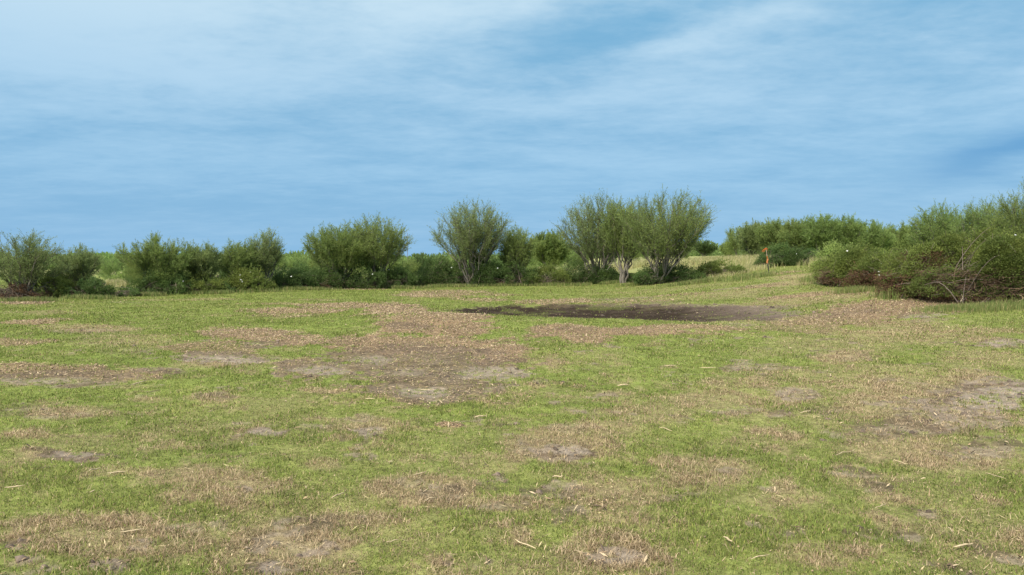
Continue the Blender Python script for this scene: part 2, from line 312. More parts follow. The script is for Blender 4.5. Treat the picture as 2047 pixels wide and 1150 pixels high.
# ------------------------------------------------------------------ the ground: one sheet to the horizon
def make_ground():
    th = np.concatenate([np.linspace(-180, -50, 40, endpoint=False), np.linspace(-50, 50, 900, endpoint=False), np.linspace(50, 180, 40, endpoint=False)])
    th = np.radians(th)
    r = np.concatenate([[.8, 1.6, 2.4], np.exp(np.linspace(math.log(3.0), math.log(120), 620)), np.exp(np.linspace(math.log(123), math.log(6000), 40))])
    T, Rr = np.meshgrid(th, r); X = (Rr * np.sin(T)).ravel(); Y = (Rr * np.cos(T)).ravel()
    f = fields(X, Y); Z = zg(X, Y, f)
    nt, nr = len(th), len(r)
    c0 = len(X); V = np.c_[X, Y, Z]; V = np.r_[V, [[0, 0, float(zt(0., 0.))]]]
    i = np.arange(nr - 1)[:, None] * nt; j = np.arange(nt)[None, :]; j2 = (j + 1) % nt
    quads = np.stack([i + j, i + nt + j, i + nt + j2, i + j2], -1).reshape(-1, 4)[:, ::-1]
    fan = np.stack([np.full(nt, c0), j[0], j2[0]], -1)[:, ::-1]
    s, mm, d, hm, far = f['s'][:, None], f['m'][:, None], f['d'][:, None], f['hm'][:, None], f['far'][:, None]
    v = fbm(X, Y, .9, 4, 71)[:, None]
    g = GREEN * .85 * (1 - v) + GREEN2 * v
    c = g * (1 - d * .8) + DRY * .8 * d * .8
    c = c * (.72 + .5 * fbm(X, Y, 6, 3, 19)[:, None])
    c = c * (1 - mm) + MULCH * (.7 + .6 * fbm(X, Y, 1.3, 3, 85)[:, None]) * mm
    soil = SOIL * (.75 + .5 * fbm(X, Y, 3.1, 4, 81)[:, None])
    dks = np.clip(sst(.45, .64, fbm(X, Y * 2.2, 1.9, 5, 83, .65))[:, None], 0, 1)
    soil = soil * (1 - .58 * dks) * np.where(dks > .3, [1.04, .98, .9], 1) ; ds = DARKSOIL_SHADE + (np.array([.15, .115, .09]) - DARKSOIL_SHADE) * np.clip(sst(6, 10, X)[:, None] + .25 * (dks - .3) + .7 * (sst(.75, 1.05, hollow_r(X, Y)) * sst(27, 29, Y) * sst(1, 5, X))[:, None], 0, 1); gg = f['g'][:, None]; soil = soil * (1 - gg * .85) + np.array([.27, .225, .18]) * (.75 + .5 * fbm(X, Y * 2.5, 2.6, 4, 89)[:, None]) * gg * .85; mb = np.clip(mm, 0, 1) * .7; soil = soil * (1 - mb) + np.array([.088, .067, .050]) * (.5 + 1.0 * fbm(X, Y * 1.8, 2.4, 4, 87)[:, None]) * mb; soil = soil * (1 - hm) + ds * hm
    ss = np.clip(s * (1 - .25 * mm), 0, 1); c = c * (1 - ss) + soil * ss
    fv = fbm(X, Y, .05, 4, 13)[:, None]
    c = c * (1 - far) + (FIELD * (.7 + .6 * fv)) * far
    C = np.r_[c, c[:1]]
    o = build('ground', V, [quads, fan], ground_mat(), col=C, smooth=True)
    a = o.data.attributes.new('mask', 'FLOAT_COLOR', 'POINT')
    k = np.ones((len(V), 4), np.float32); k[:-1, 0] = s[:, 0]; k[:-1, 1] = np.clip(mm[:, 0] * (1 - .4 * s[:, 0]), 0, 1); k[:-1, 2] = d[:, 0]
    a.data.foreach_set('color', k.ravel())
    tag(o, kind='structure')
    return o
make_ground()

# ------------------------------------------------------------------ grass
def wedge(rng, n, d0, d1, power, half=.86):
    """points in front of the place the photo was taken from, density falling as d**-power"""
    u = rng.random(n); e = 2 - power
    d = np.exp(np.log(d0) + u * np.log(d1 / d0)) if abs(e) < 1e-6 else (d0 ** e + u * (d1 ** e - d0 ** e)) ** (1 / e)
    t = (rng.random(n) * 2 - 1) * half; return t * d, d
def blades(rng, X, Y, Hh, Wd, tilt, col, bend=.5, Z=None):
    n = len(X); Z = zt(X, Y) if Z is None else Z
    a = rng.random(n) * 2 * np.pi; dx, dy = np.cos(a), np.sin(a)
    b = a + np.pi / 2 + rng.normal(0, .5, n); wx, wy = np.cos(b) * Wd / 2, np.sin(b) * Wd / 2
    h1 = Hh * .55; t1 = tilt * .6; t2 = tilt * (1 + bend)
    mx, my, mz = dx * h1 * np.sin(t1), dy * h1 * np.sin(t1), h1 * np.cos(t1)
    tx, ty, tz = mx + dx * Hh * .5 * np.sin(t2), my + dy * Hh * .5 * np.sin(t2), mz + Hh * .5 * np.cos(t2)
    z0 = Z - .01
    V = np.stack([np.c_[X - wx, Y - wy, z0], np.c_[X + wx, Y + wy, z0], np.c_[X + mx + wx * .8, Y + my + wy * .8, Z + mz], np.c_[X + mx - wx * .8, Y + my - wy * .8, Z + mz],
                  np.c_[X + tx, Y + ty, Z + tz]], 1).reshape(-1, 3)
    k = np.arange(n)[:, None] * 5
    return V, [np.hstack([k, k + 1, k + 2, k + 3]), np.hstack([k + 3, k + 2, k + 4])], np.repeat(col, 5, 0)
def make_grass():
    rng = np.random.default_rng(5)
    X, Y = wedge(rng, 1150000, 3.6, 62, 1.75)
    f = fields(X, Y)
    tuft = fbm(X, Y, 6, 3, 123, .65)
    keep = rng.random(len(X)) < (1 - .94 * np.clip(f['s'] * 1.1, 0, 1)) * (1 - .85 * np.clip(f['m'], 0, 1)) * (.5 + 1.0 * sst(.35, .6, tuft)) * (1 - f['far'])
    X, Y = X[keep], Y[keep]; f = sub(f, keep); d = f['d']; tuft = tuft[keep]; n = len(X)
    g = rng.random(n)[:, None]; v = fbm(X, Y, .9, 4, 71)[:, None]
    isdry = rng.random(n) < np.clip(d * 1.08 + .06, 0, .94)
    cg = (GREEN * (1 - v) + GREEN2 * v) * (.6 + .85 * g ** 1.3) * np.where(rng.random((n, 1)) < .22, np.array([[1.55, 1.25, 1.6]]), 1.0)
    cd = np.where(rng.random((n, 1)) < .3, DRY * .45, DRY) * (.65 + .8 * g)
    c = np.where(isdry[:, None], cd, cg)
    sz = 1 + np.clip(Y - 9, 0, 60) * .022
    Hh = (.022 + .048 * rng.random(n) ** 2.4) * (.5 + .8 * tuft) * (.6 + .6 * sst(.4, .7, fbm(X, Y, 1.3, 3, 131))) * np.where(isdry, .8, 1.2) * np.clip(sz, 1, 1.7)
    Wd = (.0034 + .003 * rng.random(n)) * np.clip(Y / 6.5, 1, 4.5)
    tilt = np.where(isdry, .8 + .6 * rng.random(n), .45 + .9 * rng.random(n))
    V, Fc, C = blades(rng, X, Y, Hh, Wd, tilt, c, Z=zg(X, Y, f))
    o = build('grass', V, Fc, M_grass, col=C); tag(o, 'short patchy turf, green mixed with straw coloured blades', 'grass', kind='stuff')
    # longer seed stalks and loose blades
def make_thatch():
    # flattened dead blades matted in the dry places
    rng = np.random.default_rng(6); X, Y = wedge(rng, 620000, 3.6, 34, 1.7); f = fields(X, Y)
    cl = fbm(X, Y, 3.2, 3, 151, .65)
    k = rng.random(len(X)) < (.03 + .8 * sst(.35, .9, f['d'])) * (1 - .8 * np.clip(f['s'], 0, 1)) * (1 - .6 * f['m']) * sst(.36, .56, cl) * (1 - f['hm'])
    X, Y = X[k], Y[k]; f = sub(f, k); n = len(X)
    c = np.where(rng.random((n, 1)) < .35, np.array([[.26, .18, .11]]), np.array([[.50, .39, .25]])) * (.65 + .6 * rng.random((n, 1)))
    V, Fc, C = blades(rng, X, Y, .03 + .06 * rng.random(n) ** 1.6, (.0028 + .0025 * rng.random(n)) * np.clip(Y / 7, 1, 4), 1.15 + .4 * rng.random(n), c, bend=.25, Z=zg(X, Y, f) + .008 + .015 * rng.random(n))
    o = build('dry_grass', V, Fc, M_grass, col=C); tag(o, 'matted straw coloured dead grass lying in the worn places', 'grass', kind='stuff')
def make_straw():
    rng = np.random.default_rng(8)
    X, Y = wedge(rng, 30000, 3.7, 40, 1.5)
    f = fields(X, Y); p = .10 + .9 * np.maximum(f['d'] * f['d'], f['m']) - .25 * f['hm']
    k = (rng.random(len(X)) < p * .75) & (fbm(X, Y, 1.8, 3, 5) > .46); X, Y = X[k], Y[k]; n = len(X); f = sub(f, k)
    a = rng.random(n) * 6.283; L = .02 + .07 * rng.random(n) ** 3; w = (.0022 + .003 * rng.random(n)) * np.clip(Y / 8, 1, 3)
    dx, dy = np.cos(a), np.sin(a); nx, ny = -dy, dx
    Z = zg(X, Y, f) + .018 + .02 * rng.random(n); tz = rng.normal(0, .12, n) * L
    c = np.array([.50, .40, .24]) * (.65 + .6 * rng.random((n, 1)))
    V = np.stack([np.c_[X - dx * L / 2, Y - dy * L / 2, Z - tz], np.c_[X + nx * w, Y + ny * w, Z], np.c_[X + dx * L / 2, Y + dy * L / 2, Z + tz], np.c_[X - nx * w, Y - ny * w, Z], np.c_[X, Y, Z + w * .7]], 1).reshape(-1, 3)
    i = np.arange(n)[:, None] * 5
    o = build('straw', V, [np.vstack([np.hstack([i + a_, i + b_, i + 4]) for a_, b_ in ((0, 1), (1, 2), (2, 3), (3, 0))])], M_chip, col=np.repeat(c, 5, 0))
    tag(o, 'loose bits of pale dry straw scattered over the turf', 'straw', kind='stuff')
def make_chips():
    rng = np.random.default_rng(9)
    X, Y = wedge(rng, 620000, 3.8, 62, 1.3)
    f = fields(X, Y); p = f['m'] * .7 * (1 - .86 * f['s']) + f['s'] * .08 * (1 - f['hm']) + .002 + f['hm'] * .004
    k = rng.random(len(X)) < p; X, Y = X[k], Y[k]; n = len(X); f = sub(f, k)
    a = rng.random(n) * 6.283; L = (.015 + .09 * rng.random(n) ** 3) * np.clip(Y / 18, 1, 2); w = (.004 + .009 * rng.random(n) ** 2) * np.clip(Y / 14, 1, 2.2)
    dx, dy = np.cos(a), np.sin(a); nx, ny = -dy, dx
    Z = zg(X, Y, f) + .004 + .03 * rng.random(n); tz = rng.normal(0, .22, n) * L
    pal = np.array([[.34, .245, .15], [.21, .15, .095], [.48, .38, .25], [.13, .09, .065], [.29, .22, .155], [.08, .06, .048]])
    c = pal[rng.choice(6, n, p=[.24, .24, .14, .14, .14, .10])] * (.8 + .4 * rng.random((n, 1)))
    V = np.stack([np.c_[X - dx * L / 2, Y - dy * L / 2, Z - tz], np.c_[X + nx * w, Y + ny * w, Z], np.c_[X + dx * L / 2, Y + dy * L / 2, Z + tz], np.c_[X - nx * w, Y - ny * w, Z], np.c_[X, Y, Z + w]], 1).reshape(-1, 3)
    i = np.arange(n)[:, None] * 5
    o = build('wood_chips', V, [np.vstack([np.hstack([i + a_, i + b_, i + 4]) for a_, b_ in ((0, 1), (1, 2), (2, 3), (3, 0))])], M_chip, col=np.repeat(c, 5, 0))
    tag(o, 'brown shredded wood chips strewn where brush was cleared', 'wood chips', kind='stuff')
def make_clods():
    """crumbly lumps of turned earth"""
    rng = np.random.default_rng(12); Vs = []; Fs = []; Cs = []; nv = 0
    X, Y = wedge(rng, 60000, 4, 40, 1.4); f = fields(X, Y)
    k = rng.random(len(X)) < f['s'] * .10 * (.2 + 1.6 * (fbm(X, Y, 1.5, 3, 17) > .52)); X, Y = X[k], Y[k]; f = sub(f, k); hm = f['hm']
    base = np.array([[1, 0, 0], [-.5, .86, 0], [-.5, -.86, 0], [0, 0, .8], [.3, .5, .5], [-.6, 0, .5], [.3, -.5, .45]])
    tri = np.array([[0, 4, 6], [4, 3, 6], [0, 1, 4], [1, 5, 4], [4, 5, 3], [1, 2, 5], [2, 6, 5], [5, 6, 3], [2, 0, 6]])
    n = len(X); s = (.012 + .035 * rng.random(n) ** 3) * np.clip(Y / 14, 1, 2); a = rng.random(n) * 6.28
    B = np.repeat(base[None], n, 0) * (1 + rng.normal(0, .2, (n, 7, 3)))
    ca, sa = np.cos(a)[:, None], np.sin(a)[:, None]
    V = np.stack([(B[:, :, 0] * ca - B[:, :, 1] * sa) * s[:, None] * 1.3 + X[:, None], (B[:, :, 0] * sa + B[:, :, 1] * ca) * s[:, None] + Y[:, None], B[:, :, 2] * s[:, None] + zg(X, Y, f)[:, None]], -1).reshape(-1, 3)
    Fc = (tri[None] + np.arange(n)[:, None, None] * 7).reshape(-1, 3)
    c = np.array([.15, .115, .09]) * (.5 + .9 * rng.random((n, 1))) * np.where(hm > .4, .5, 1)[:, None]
    o = build('soil_clods', V, [Fc], M_chip, col=np.repeat(c, 7, 0)); tag(o, 'dark crumbly clods of turned earth', 'soil', kind='stuff')
make_grass(); make_thatch(); make_straw(); make_chips(); make_clods()
def tall_grass(name, specs, label, seed, cols, n):
    rng = np.random.default_rng(seed); VV = []; CC = []; F4 = []; F3 = []; off = 0
    for (px, py, rx, dd, h, w) in specs:
        cx, cy = hit(px, py); a = rx * cy / F; m = int(n * w)
        X = cx + rng.normal(0, .5, m) * a; Y = cy + rng.normal(0, .5, m) * dd; X = X + (Y - cy) * cx / cy
        k = fbm(X, Y, .6, 3, seed) > .38; X, Y = X[k], Y[k]; m = len(X)
        c = cols[rng.integers(0, len(cols), m)] * (.75 + .5 * rng.random((m, 1)))
        V, Fc, C = blades(rng, X, Y, h * (.45 + .7 * rng.random(m)), .012 * np.clip(Y / 22, .8, 4) * np.ones(m), .1 + .4 * rng.random(m), c)
        VV.append(V); CC.append(C); F4.append(Fc[0] + off); F3.append(Fc[1] + off); off += len(V)
    o = build(name, np.vstack(VV), [np.vstack(F4), np.vstack(F3)], M_grass, col=np.vstack(CC)); tag(o, label, 'grass', kind='stuff')
tall_grass('tall_dry_grass', [(1690, 531, 70, 2.5, .75, 1), (1500, 538, 45, 3, .35, .5), (1540, 524, 90, 8, .7, 1), (1450, 550, 40, 1.5, .3, .4), (1140, 541, 40, 3, .5, .5), (1260, 534, 70, 5, .6, .8),
    (1420, 527, 60, 6, .6, .8), (1075, 541, 30, 4, .6, .4), (250, 572, 60, 3, .5, .8), (830, 552, 30, 3, .5, .4), (1480, 521, 120, 10, .5, .6), (1420, 541, 60, 4, .3, .4)],
    'tall pale dry grass standing beyond and between the bushes', 31, np.array([[.45, .40, .20], [.34, .33, .14], [.25, .29, .10], [.48, .43, .25]]), 9000)
tall_grass('edge_grass', [(px, py, 60, .5, .26, .35) for px, py in ((60, 603), (180, 598), (300, 592), (420, 588), (500, 584), (600, 580), (700, 577), (800, 577), (900, 574), (1000, 572), (1100, 571), (1200, 569), (1300, 567), (1390, 567), (1430, 562))]
    + [(1720, 583, 50, .8, .3, .4), (1800, 592, 40, .8, .45, .5), (1990, 618, 80, .7, .26, .5), (1900, 620, 60, .6, .2, .4), (1500, 556, 60, 1.2, .3, .4), (1650, 558, 50, 1.5, .3, .4)],
    'longer green grass along the foot of the bushes', 37, np.array([[.13, .19, .05], [.19, .23, .07], [.30, .28, .12]]), 5000)

# ------------------------------------------------------------------ branches and leaves
class Tubes:
    def __init__(s): s.V = []; s.F = []; s.C = []; s.n = 0
    def add(s, pts, rad, col, k=5):
        pts = np.asarray(pts, float); m = len(pts); rad = np.broadcast_to(np.asarray(rad, float), (m,))
        t = np.gradient(pts, axis=0); t /= np.linalg.norm(t, axis=1)[:, None] + 1e-9
        ref = np.array([0, 0, 1.]) if abs(t[:, 2]).mean() < .9 else np.array([1., 0, 0])
        u = np.cross(t, ref); u /= np.linalg.norm(u, axis=1)[:, None] + 1e-9; w = np.cross(t, u)
        a = np.arange(k) * 2 * np.pi / k
        ring = pts[:, None] + rad[:, None, None] * (np.cos(a)[None, :, None] * u[:, None] + np.sin(a)[None, :, None] * w[:, None])
        s.V.append(ring.reshape(-1, 3)); i = np.arange(m - 1)[:, None] * k; j = np.arange(k)[None]; j2 = (j + 1) % k
        s.F.append((np.stack([i + j, i + j2, i + k + j2, i + k + j], -1).reshape(-1, 4)) + s.n)
        c = np.asarray(col, float); s.C.append(np.broadcast_to(c, (m * k, 3))); s.n += m * k
    def build(s, name, parent=None, mat=None):
        return build(name, np.vstack(s.V), [np.vstack(s.F)], mat or M_bark, parent, np.vstack(s.C), smooth=True)
def bez(a, b, c, n):
    t = np.linspace(0, 1, n)[:, None]; return (1 - t) ** 2 * a + 2 * t * (1 - t) * b + t * t * c
def unit(v): return v / (np.linalg.norm(v, axis=-1, keepdims=True) + 1e-9)
def leaf_mesh(name, P_, D_, L_, W_, C_, rng, parent, mat=None):
    """each leaf a folded diamond"""
    n = len(P_); D_ = unit(D_); s = unit(np.cross(D_, rng.normal(0, 1, (n, 3)))); up = np.cross(D_, s)
    L_ = np.asarray(L_)[:, None]; W_ = np.asarray(W_)[:, None]
    V = np.stack([P_, P_ + D_ * L_ * .5 + s * W_ * .5 + up * W_ * .2, P_ + D_ * L_, P_ + D_ * L_ * .5 - s * W_ * .5 + up * W_ * .2], 1).reshape(-1, 3)
    i = np.arange(n)[:, None] * 4
    return build(name, V, [np.vstack([np.hstack([i, i + 1, i + 2]), np.hstack([i, i + 2, i + 3])])], mat or M_leaf, parent, np.repeat(C_, 4, 0))
LEAFC = {'feather': ((.190, .270, .080), (.29, .35, .105)), 'light': ((.20, .30, .09), (.29, .375, .115)), 'dark': ((.068, .118, .038), (.115, .17, .048)),
         'grey': ((.205, .280, .100), (.30, .36, .135)), 'olive': ((.092, .135, .034), (.19, .225, .055)), 'brown': ((.11, .07, .045), (.15, .09, .05))}
def make_tree(seed, H, Wd, bare=.25, stems=7, dens=1.0, kind='feather', leanx=0.0, depth=None, scale=1.0, name='tree', fill=.3, low=.3, ls=1.0):
    """vase-shaped multi-stemmed tree: several tapering stems, ascending limbs, fine feathery leaf sprays"""
    rng = np.random.default_rng(seed); root = empty(name, (0, 0, 0)); R0 = Wd / 2; DR = (depth or Wd) / 2
    tb = Tubes(); bark = np.array([.19, .17, .145]); LP = []; LD = []; LK = []
    cz = bare * H
    def inside(p):
        dz = p[2] - cz; rz = (H - cz) if dz > 0 else max(low * H, .2)
        return math.sqrt(((p[0] - leanx * max(p[2], 0) / H) / R0) ** 2 + (p[1] / DR) ** 2 + (dz / rz) ** 2)
    base_r = .013 * H + .012
    for i in range(stems):
        rr = math.sqrt((i + .6) / stems) * (.92 + .16 * rng.random()); a = i * 2.39996 + rng.normal(0, .2)
        tz = cz + (H - cz) * math.sqrt(max(1 - (rr * .90) ** 2, .05)) * (.78 + .24 * rng.random())
        tip = np.array([math.cos(a) * R0 * rr + leanx, math.sin(a) * DR * rr, tz])
        sk = rng.random()
        p0 = np.array([math.cos(a) * .035 * H, math.sin(a) * .035 * H, -.08]); p1 = np.array([tip[0] * (.46 - .12 * rr), tip[1] * .40, tz * (.40 + .12 * rng.random())])
        st = bez(p0, p1, tip, 11); st[1:-1] += rng.normal(0, .018 * H, (9, 3)) * [1, 1, .3]
        r0 = base_r * (.55 + .5 * rng.random()); tb.add(st, np.linspace(r0, .006, 11), bark * (.75 + .4 * rng.random()), 6)
        ns = int(12 + 6 * rng.random())
        for j in range(ns):
            t = (.22 + .74 * (j + rng.random()) / ns); q = t * 10; k = min(int(q), 9); s0 = st[k] + (st[k + 1] - st[k]) * (q - k)
            if s0[2] < bare * H * .55: continue
            T = unit(st[k + 1] - st[k]); out = rng.normal(0, 1, 3); out[2] = abs(out[2]) * .4
            rad = np.array([s0[0], s0[1], 0]); out = unit(out + .5 * unit(rad))
            d = unit(T * .80 + out * .60 + np.array([0, 0, .15])); L = H * (.42 - .26 * t) * (.7 + .6 * rng.random())
            e = s0 + d * L; g = 0
            while inside(e) > 1.12 and g < 5: e = s0 + (e - s0) * .8; g += 1
            L = np.linalg.norm(e - s0); b = bez(s0, s0 + d * L * .5 + rng.normal(0, .05 * L, 3), e + np.array([0, 0, .08 * L]), 6)
            tb.add(b, np.linspace(r0 * (1 - t) * .45 + .006, .004, 6), bark * .75, 4)
            nt_ = max(int(L * 15 / scale), 6)
            for h in range(nt_):
                u = .18 + .82 * (h + rng.random()) / nt_; q = u * 5; k = min(int(q), 4); c0 = b[k] + (b[k + 1] - b[k]) * (q - k)
                d2 = unit(unit(b[k + 1] - b[k]) * .9 + rng.normal(0, .46, 3) + np.array([0, 0, .14])); l2 = (.30 + .60 * rng.random() ** 1.3) * min(1, H / 4.5)
                e2 = c0 + d2 * l2; tb.add(np.array([c0, c0 + d2 * l2 * .5 + rng.normal(0, .02, 3), e2]), [.006, .0045, .003], np.array([.12, .135, .065]) * rng.uniform(.8, 1.2), 3)
                m = max(int(38 * l2 * dens * (.4 + 1.1 * rng.random()) / scale ** .5), 3); w = rng.random(m)
                LP.append(c0 + d2 * l2 * w[:, None] + rng.normal(0, .03, (m, 3))); LD.append(d2 * 1.0 + rng.normal(0, .38, (m, 3)) + [0, 0, .1])
                LK.append(np.full(m, (rng.random() + sk) * .5))
    if fill > 0:
        m = int(16000 * fill * dens * (Wd * H / 22)); v = unit(rng.normal(0, 1, (m, 3))) * (rng.random((m, 1)) ** .45); v[:, 2] = np.where(v[:, 2] < 0, v[:, 2] * low * H, v[:, 2] * (H - cz) * .88)
        v[:, 0] *= R0 * .85; v[:, 1] *= DR * .85; v[:, 0] += leanx * np.clip(v[:, 2] + cz, 0, H) / H; v[:, 2] += cz
        ca = np.sin(v[:, 0] * 2.3 / scale + seed) * np.sin(v[:, 1] * 2.1 + 1) + np.sin(v[:, 2] * 2.7 + v[:, 0] + seed * 2)
        nz = vn(v[:, 0] * 1.6 + seed, v[:, 2] * 1.6 + v[:, 1], seed); k = (ca * .3 + nz) > .42; v = v[k]; v = v[v[:, 2] > .1]
        LP.append(v); LD.append(unit(v - [0, 0, cz * .3]) + rng.normal(0, .5, v.shape) + [0, 0, .3]); LK.append(nz[k][:len(v)] if len(v) == k.sum() else rng.random(len(v)))
    Pn = np.vstack(LP); Dn = np.vstack(LD); K = np.concatenate(LK)[:, None]
    ca, cb = map(np.array, LEAFC[kind]); top = np.clip((Pn[:, 2:3] / H - .3) * .5, 0, .3)
    C = (ca * (1 - K) + cb * K) * (.75 + .5 * rng.random((len(Pn), 1)))
    sz = scale
    tb.build('trunk', root)
    leaf_mesh('crown', Pn, Dn, (.08 + .08 * rng.random(len(Pn))) * sz * ls, (.020 + .014 * rng.random(len(Pn))) * sz * ls, C, rng, root)
    return root
def make_bush(seed, Wd, Dp, H, n, ls=.05, kind='dark', flowers=0, twigs=60, name='bush', brown=0.0, skirt=True, rough=1.0, foot=0.0):
    """mound of tangled shrubs: overlapping lobes of leaves with arching canes and bare tangled twigs low down"""
    rng = np.random.default_rng(seed); root = empty(name, (0, 0, 0)); nl = max(int(7 + Wd * 2.2), 8)
    c = np.c_[rng.uniform(-.43, .43, nl) * Wd, rng.uniform(-.4, .4, nl) * Dp, np.zeros(nl)]
    edge = np.clip(1 - (c[:, 0] / (Wd * .5)) ** 2 * .75, .3, 1); hh = H * edge * rng.uniform(.62, 1.0, nl); hh[np.argmin(abs(c[:, 0]))] = H * .97
    rx = rng.uniform(.13, .22, nl) * Wd * np.clip(3.5 / Wd, .55, 1.3); rz = hh * rng.uniform(.42, .6, nl); c[:, 2] = hh - rz
    ry = np.minimum(rx, Dp * .5) * rng.uniform(.8, 1.2, nl)
    li = rng.choice(nl, n, p=rx * rz / np.sum(rx * rz)); v = unit(rng.normal(0, 1, (n, 3))); rad = 1 - .42 * rng.random(n) ** 1.8 + .05 * rng.normal(0, 1, n)
    P_ = c[li] + v * rad[:, None] * np.c_[rx[li], ry[li], rz[li]]
    # drop foliage buried deep in other lobes, and let the mound reach the ground
    q = np.full(n, 9.)
    for i in range(nl):
        w = np.sqrt((((P_ - c[i]) / [rx[i], ry[i], rz[i]]) ** 2).sum(1)); q = np.minimum(q, w)
    k = q > .55; P_ = P_[k]; v = v[k]; li = li[k]
    if skirt:
        m = int(n * .30); a = rng.random(m) * 2 * np.pi; rr = .86 + .14 * rng.random(m) ** .5; lx = rng.uniform(0, 1, m)
        sx = np.cos(a) * Wd * .48 * rr; sy = np.sin(a) * Dp * .48 * rr; e = np.clip(1 - (sx / (Wd * .5)) ** 2 * .8, .15, 1)
        P2 = np.c_[sx, sy, H * e * .62 * rng.random(m) ** 1.1]; P2[:, :2] *= (1 - .35 * (P2[:, 2:3] / H)); P_ = np.vstack([P_, P2]); v = np.vstack([v, unit(np.c_[np.cos(a), np.sin(a), np.full(m, .5)])]); li = np.concatenate([li, rng.integers(0, nl, m)])
    cl = fbm(P_[:, 0] + P_[:, 1] * .6, P_[:, 2] + P_[:, 1] * .3 + seed, 2.2, 3, seed, .6)
    k = (cl > .43 * rough) & (P_[:, 2] > .03) & (rng.random(len(P_)) > foot * (1 - sst(.22, .55, P_[:, 2] / H + .25 * (cl - .5)))); P_, v, li, cl = P_[k], v[k], li[k], cl[k]
    # ragged outline: leaves ride on small sprays
    dirn = vn(P_[:, 0] * 5 + seed, P_[:, 2] * 5 + P_[:, 1] * 3, seed + 9); sp_ = (dirn > .52); P_ = P_ + (v + [0, 0, .25]) * (sp_ * (dirn - .52) * 1.1 * rng.random(len(P_)) * min(H, 1.6) * .6)[:, None]
    ca, cb = map(np.array, LEAFC[kind]); K = np.clip((cl - .3) * 2.2, 0, 1)[:, None]; mixk = rng.random((nl, 1))[li] * .5
    C = (ca * (1 - K) + cb * K) * (.8 + .5 * rng.random((len(P_), 1))) * (.85 + mixk)
    if brown:
        bz = vn(P_[:, 0] * .9 + seed, P_[:, 2] * 1.3, seed + 3) + .95 * (1 - P_[:, 2] / H); kb = (bz > 1.62 - brown * .45) & (rng.random(len(P_)) < .8)
        cbn = np.array([.15, .088, .052]); C = np.where(kb[:, None], cbn * (.6 + .9 * rng.random((len(P_), 1))), C)
    tb = Tubes()
    for i in range(twigs):
        j = rng.integers(0, nl); a = rng.random() * 2 * np.pi; b0 = np.array([rng.uniform(-.42, .42) * Wd, rng.uniform(-.42, .42) * Dp, -.03])
        e = c[j] + unit(rng.normal(0, 1, 3) * [1, 1, .6] + [0, -.3, .45]) * [rx[j], ry[j], rz[j]] * rng.uniform(.9, 1.15); mid = (b0 + e) / 2 + rng.normal(0, .18, 3) + [0, 0, .25 * H]
        tb.add(bez(b0, mid, e, 7), np.linspace(.017, .005, 7) * rng.uniform(.6, 1.3), np.array([.15, .12, .10]) * rng.uniform(.6, 1.5), 4)
    for i in range(int(twigs * (2.2 + 7 * foot))):           # tangle near the foot
        a = rng.random() * 2 * np.pi; p = np.array([math.cos(a) * Wd * .47, math.sin(a) * Dp * .47, rng.uniform(.0, .28 + .22 * foot) * H]) * [1 - .25 * foot * rng.random(), 1 - .3 * foot * rng.random(), 1]; d = unit(rng.normal(0, 1, 3) * [1, .7, .35] + [0, 0, .1]); l = rng.uniform(.3, .9)
        tb.add(bez(p - d * l / 2, p + rng.normal(0, .12, 3), p + d * l / 2, 5), np.linspace(.010, .004, 5), np.array([.115, .088, .068]) * np.array([1 + .25 * brown, 1, 1 - .2 * min(brown, 1)]) * rng.uniform(.45, 1.5), 3)
    nc = int(Wd * H * 9); ci = rng.integers(0, len(P_), nc); EP = []; EV = []; EC = []
    for i in ci:
        if P_[i, 2] < .3 * H: continue
        l = rng.uniform(.25, .75) * min(1, H / 2.2); d0 = unit(v[i] * .6 + rng.normal(0, .35, 3) + [0, 0, .45]); e = P_[i] + d0 * l + np.array([0, 0, -.25 * l * l]); q_ = bez(P_[i] - d0 * .1, P_[i] + d0 * l * .5 + [0, 0, .05], e, 5)
        tb.add(q_, np.linspace(.008, .003, 5), np.array([.16, .14, .10]), 3); m = int(rng.uniform(10, 26) * l / (ls * 9)) + 5; w = rng.random(m) * 3.999; k_ = w.astype(int)
        EP.append(q_[k_] + (q_[k_ + 1] - q_[k_]) * (w - k_)[:, None] + rng.normal(0, ls * .5, (m, 3))); EV.append(np.tile(d0, (m, 1))); EC.append(C[i] * rng.uniform(.9, 1.3, (m, 1)))
    if EP: P_ = np.vstack([P_] + EP); v = np.vstack([v] + EV); C = np.vstack([C] + EC)
    tb.build('branches', root)
    leaf_mesh('foliage', P_, v + rng.normal(0, .75, v.shape), ls * (.7 + .8 * rng.random(len(P_))), ls * .52 * (.7 + .6 * rng.random(len(P_))), C, rng, root)
    if flowers:
        cand = np.where((v[:, 1] < -.2) & (P_[:, 2] > .35 * H))[0]; cand = rng.choice(cand, flowers, replace=False)
        a = np.arange(6) * np.pi / 3
        for i in cand:
            s = .055 * rng.uniform(.8, 1.2); ring = np.c_[np.cos(a) * s, np.full(6, -.02), np.sin(a) * s * .8]; vv = np.vstack([[0, .02, 0], ring, ring * .55 + [0, -.005, 0]])
            fc = np.array([[0, 1 + j, 1 + (j + 1) % 6] for j in range(6)]); cc = np.ones((13, 3)) * .78
            o = build('flower', vv, [fc], M_flower, root, cc); o.location = P_[i] + v[i] * .06 + np.array([0, -.05, 0]); o.rotation_euler = (-rng.uniform(.2, .9), 0, rng.uniform(-.6, .6))
    return root
def setat(o, x, y, label, cat, group=None, rz=0, sc=None):
    o.location = (x, y, float(zt(x, y)) - .03); o.rotation_euler = (0, 0, rz)
    if sc: o.scale = (sc, sc, sc)
    return tag(o, label, cat, group)
def copy_thing(o):
    c = o.copy(); COL.objects.link(c)
    for ch in o.children:
        k = ch.copy(); COL.objects.link(k); k.parent = c
    return c
